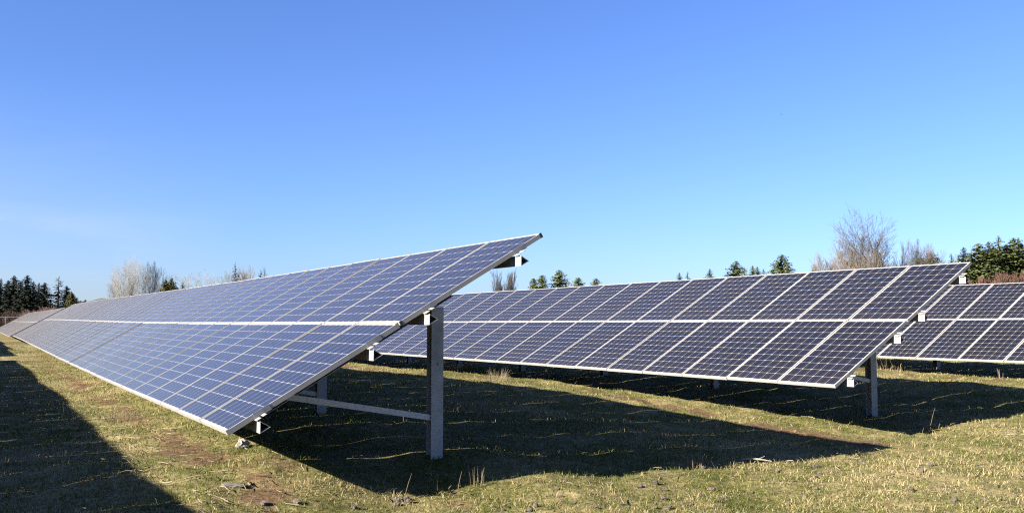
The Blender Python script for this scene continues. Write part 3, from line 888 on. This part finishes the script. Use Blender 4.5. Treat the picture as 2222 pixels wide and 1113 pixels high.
# middle
T('poplar_tree', COLUMN[0], 1082, 579, 250, 'narrow upright leafless poplar, left of the pair under the raised panel corner', 'poplar', 'pair of narrow poplars', .85)
T('poplar_tree', COLUMN[1], 1104, 579, 250, 'narrow upright leafless poplar, right of the pair under the raised panel corner', 'poplar', 'pair of narrow poplars', .9)
for px, py, w, p, lb in (
    (1158, 604, .8, ROUND, 'left half of the wide rounded evergreen pair right of the poplars'),
    (1176, 597, .9, ROUND, 'wide rounded evergreen touching the left side of the brown cone'),
    (1214, 586, .95, ROUND, 'brownish cone shaped evergreen right of the wide rounded ones'),
    (1254, 602, .9, ROUND, 'small spiky evergreen right of the brown cone'),
    (1293, 604, .9, ROUND, 'small evergreen at the right of the low middle group'),
    (1474, 591, .9, FIRS[0], 'tiny spire, left of two far ones above the second row'),
    (1492, 589, .9, FIRS[1], 'tiny spire, right of two far ones above the second row'),
    (1540, 583, 1.0, FIRS[0], 'lone small fir between the tiny spires and the broad fir'),
    (1597, 566, 1.15, FIRS[2], 'broad fir left of the row of small dark ones'),
    (1615, 580, .9, FIRS[1], 'small fir hugging the right of the broad fir'),
    (1633, 576, 1.0, FIRS[0], 'dark fir, left of the close set trio'),
    (1643, 578, 1.0, FIRS[0], 'dark fir, middle of the close set trio'),
    (1657, 583, 1.0, FIRS[1], 'dark fir, right of the close set trio'),
    (1679, 568, .9, FIRS[1], 'slim fir left of the tall fir before the big leafless tree'),
    (1696, 552, 1.1, FIRS[2], 'tall fir standing left of the big leafless tree'),
    (1710, 571, .9, FIRS[0], 'small fir leaning into the right of the tall fir'),
    (1767, 573, .95, FIRS[0], 'small lone fir at the left foot of the big leafless tree')):
    T('evergreen_tree', p, px, py, 230 + rnd.uniform(-10, 10), lb, 'evergreen', GM, w)
# right
GBR = 'leafless trees behind the near end of the second row'
T('bare_tree', BIGB, 1900, 430, 120, 'big spreading leafless tree, tallest on the right', 'leafless tree', GBR, .92)
T('bare_tree', BRUSHB[0], 1800, 535, 118, 'low brown leafless thicket at the left foot of the big tree', 'leafless tree', GBR, .8)
T('bare_tree', BRUSHB[1], 1836, 515, 122, 'brown leafless thicket directly left of the big tree', 'leafless tree', GBR, .8)
T('bare_tree', BRUSHB[0], 1868, 527, 114, 'brown leafless thicket before the trunk of the big tree', 'leafless tree', GBR, .8)
T('bare_tree', BRUSHB[1], 1940, 520, 124, 'brown leafless thicket directly right of the big tree', 'leafless tree', GBR, .75)
T('bare_tree', POPB, 1985, 515, 128, 'thin greyish leafless tree behind the two small brown firs', 'leafless tree', GBR, .75)
T('bare_tree', POPB, 2022, 524, 130, 'faint leafless tree over the small fir left of the rear row', 'leafless tree', GBR, .75)
for px, py, w, dd, p, lb in (
    (1990, 544, 1.05, 160, FIRS[0], 'small brownish fir, left of two behind the top corner of the second row'),
    (2019, 548, 1.25, 160, FIRS[2], 'small brownish fir, right of two behind the top corner of the second row'),
    (2064, 550, .95, 175, FIRS[1], 'small fir at the left end of the right conifer stand'),
    (2091, 536, 1.1, 178, FIRS[0], 'dark pointed fir directly above the top corner of the second row'),
    (2107, 543, .8, 190, FIRS[1], 'slim fir in the notch right of the dark pointed one'),
    (2123, 528, 1.0, 180, FIRS[2], 'full green fir left of the tallest one at right'),
    (2145, 524, 1.2, 176, FIRS[0], 'broad fir between the full green fir and the tallest one'),
    (2166, 511, 1.1, 180, FIRS[1], 'tallest layered fir of the right stand'),
    (2184, 529, 1.0, 186, FIRS[0], 'dark fir right of the tallest layered one'),
    (2199, 516, 1.1, 180, FIRS[2], 'tall fir near the right edge, left of a close pair'),
    (2210, 515, .9, 184, FIRS[1], 'tall slim fir near the right edge, right of a close pair'),
    (2226, 534, 1.1, 182, FIRS[0], 'fir cut by the right edge of the picture'),
    (2250, 520, 1.1, 182, FIRS[2], 'fir just outside the right edge of the picture')):
    T('fir_tree', p, px, py, dd, lb, 'fir', GR, w)
for px, py, lb in ((2080, 556, 'fir in the shaded back row, behind the dark pointed fir above the second row corner'), (2107, 552, 'fir in the shaded back row, behind the slim fir in the notch'),
                (2134, 542, 'fir in the shaded back row, left of the broad fir at right'), (2156, 534, 'fir in the shaded back row, just left of the tallest layered fir'),
                (2176, 536, 'fir in the shaded back row, just right of the tallest layered fir'), (2192, 532, 'fir in the shaded back row, left of the close pair at right'),
                (2216, 530, 'fir in the shaded back row, between the close pair and the right edge'), (2238, 528, 'fir in the shaded back row at the right edge')):
    T('fir_tree', FIRS[int(px) % 3], px, py, 215, lb, 'fir', GR, 1.15)
for px, py in ((2148, 596), (2160, 591), (2175, 590), (2190, 588), (2205, 586), (2219, 584), (2234, 583)):
    T('shrub', SHRUB[int(px) % 2], px, py, 150 + rnd.uniform(-6, 6), 'red brown leafless shrub in the thicket below the right hand firs', 'shrub', 'red brown thicket at right', 1.0)
for px, py in ((-8, 672), (8, 676), (28, 672), (48, 676), (66, 670), (84, 665), (102, 664), (120, 664), (137, 660)):
    T('shrub', SHRUB[int(px) % 2], px, py, 205 + rnd.uniform(-10, 10), 'dark brown leafless shrub below the left hand conifers', 'shrub', 'brown brush at left', 1.5)

# ------------------------------------------------------------------ fence beyond the far array, hills, bird
M_WIRE = speckled('fence_wire', (.05, .051, .053), (.09, .092, .095), 3, .5, .3)
fx0, fy0, _ = at_dist(-40, 700, 125); fx1, fy1, _ = at_dist(66, 700, 125)
fz = gz((fx0 + fx1) / 2, fy0)
Lf = fx1 - fx0
fence = empty('wire_fence', (fx0, fy0, fz))
tag(fence, 'grey wire mesh fence before the dark wood at the left edge', 'fence')
b = MB(); b.tube((0, 0, 2.05), (Lf, 0, 2.05), .045, .045, 6); b.build('top_rail', M_WIRE, fence)
b = MB()
for k in range(-8, int(Lf / .2) + 1):
    for sgn in (1, -1):
        xa, xb = (k * .2, k * .2 + 2.0) if sgn > 0 else (k * .2 + 2.0, k * .2)
        za, zb_ = .02, 2.02
        def cut(xq, other, zq, zo):
            if xq < 0: t = (0 - xq) / (other - xq); return 0, zq + (zo - zq) * t
            if xq > Lf: t = (xq - Lf) / (xq - other); return Lf, zq + (zo - zq) * t
            return xq, zq
        if max(xa, xb) < .01 or min(xa, xb) > Lf - .01: continue
        A, B = cut(xa, xb, za, zb_), cut(xb, xa, zb_, za)
        b.tube((A[0], .004 * sgn, A[1]), (B[0], .004 * sgn, B[1]), .004, .004, 3)
b.build('wire_mesh', M_WIRE, fence)
for k in range(3):
    b = MB(); b.tube((.2 + k * Lf / 2.2, .04, -.2), (.2 + k * Lf / 2.2, .04, 2.12), .05, .05, 8, 0, True); b.build('fence_post', M_WIRE, fence)

M_HILL = speckled('wooded_hill', (0.0188, 0.0264, 0.0188), (0.0378, 0.0471, 0.0283), .02, .95)
xs = np.linspace(-4200, 1200, 90)
V, Q = [], []
prof = lambda x: 95 + 75 * math.exp(-((x + 2620) / 190)**2) + 42 * math.exp(-((x + 2250) / 260)**2) + 14 * float(vnoise(np.array([x / 130.]), np.array([.5]), 51)[0])
rows_ = 8
for j in range(rows_):
    for x in xs:
        f = j / (rows_ - 1); hh = prof(x) * math.sin(math.pi * f)
        V.append((x, 5400 + 1400 * f, -6 + max(hh, 0) + 10 * float(vnoise(np.array([x / 60.]), np.array([f * 9.]), 52)[0])))
n_ = len(xs)
i_ = (np.arange(rows_ - 1)[:, None] * n_ + np.arange(n_ - 1)[None, :]).ravel()
o = link('hills', np_mesh('hills', np.array(V), np.c_[i_, i_ + 1, i_ + n_ + 1, i_ + n_], None, [M_HILL], True)); o['kind'] = 'structure'

M_BIRD = speckled('dark_feathers', (0.0126, 0.0126, 0.0139), (0.0315, 0.0315, 0.0346), 3, .8)
b = MB()
b.polytube([(-.22, 0, 0), (-.1, 0, .01), (.08, 0, .02), (.2, 0, .03), (.26, 0, .02)], [.012, .06, .07, .045, .008], 8)
for sgn in (1, -1):
    q = len(b.v)
    b.v += [(.10, .04*sgn, .03), (-.08, .04*sgn, .03), (.13, .38*sgn, .10), (-.05, .36*sgn, .09), (.02, .72*sgn, .06), (-.05, .70*sgn, .055),
            (.10, .04*sgn, .018), (-.08, .04*sgn, .018), (.13, .38*sgn, .088), (-.05, .36*sgn, .08), (.02, .72*sgn, .055), (-.05, .70*sgn, .05)]
    for f in ((0,1,3,2),(2,3,5,4),(6,8,9,7),(8,10,11,9),(0,2,8,6),(2,4,10,8),(1,7,9,3),(3,9,11,5),(4,5,11,10)):
        b.face([q + i for i in f])
b.box(-.36, -.20, -.05, .05, -.004, .006)
o = b.build('bird', M_BIRD); x, y, z = at_dist(1695, 248.5, 260); o.location = (x, y, z); o.rotation_euler = (.1, 0, .35)
tag(o, 'tiny dark bird gliding alone in the blue sky', 'bird')
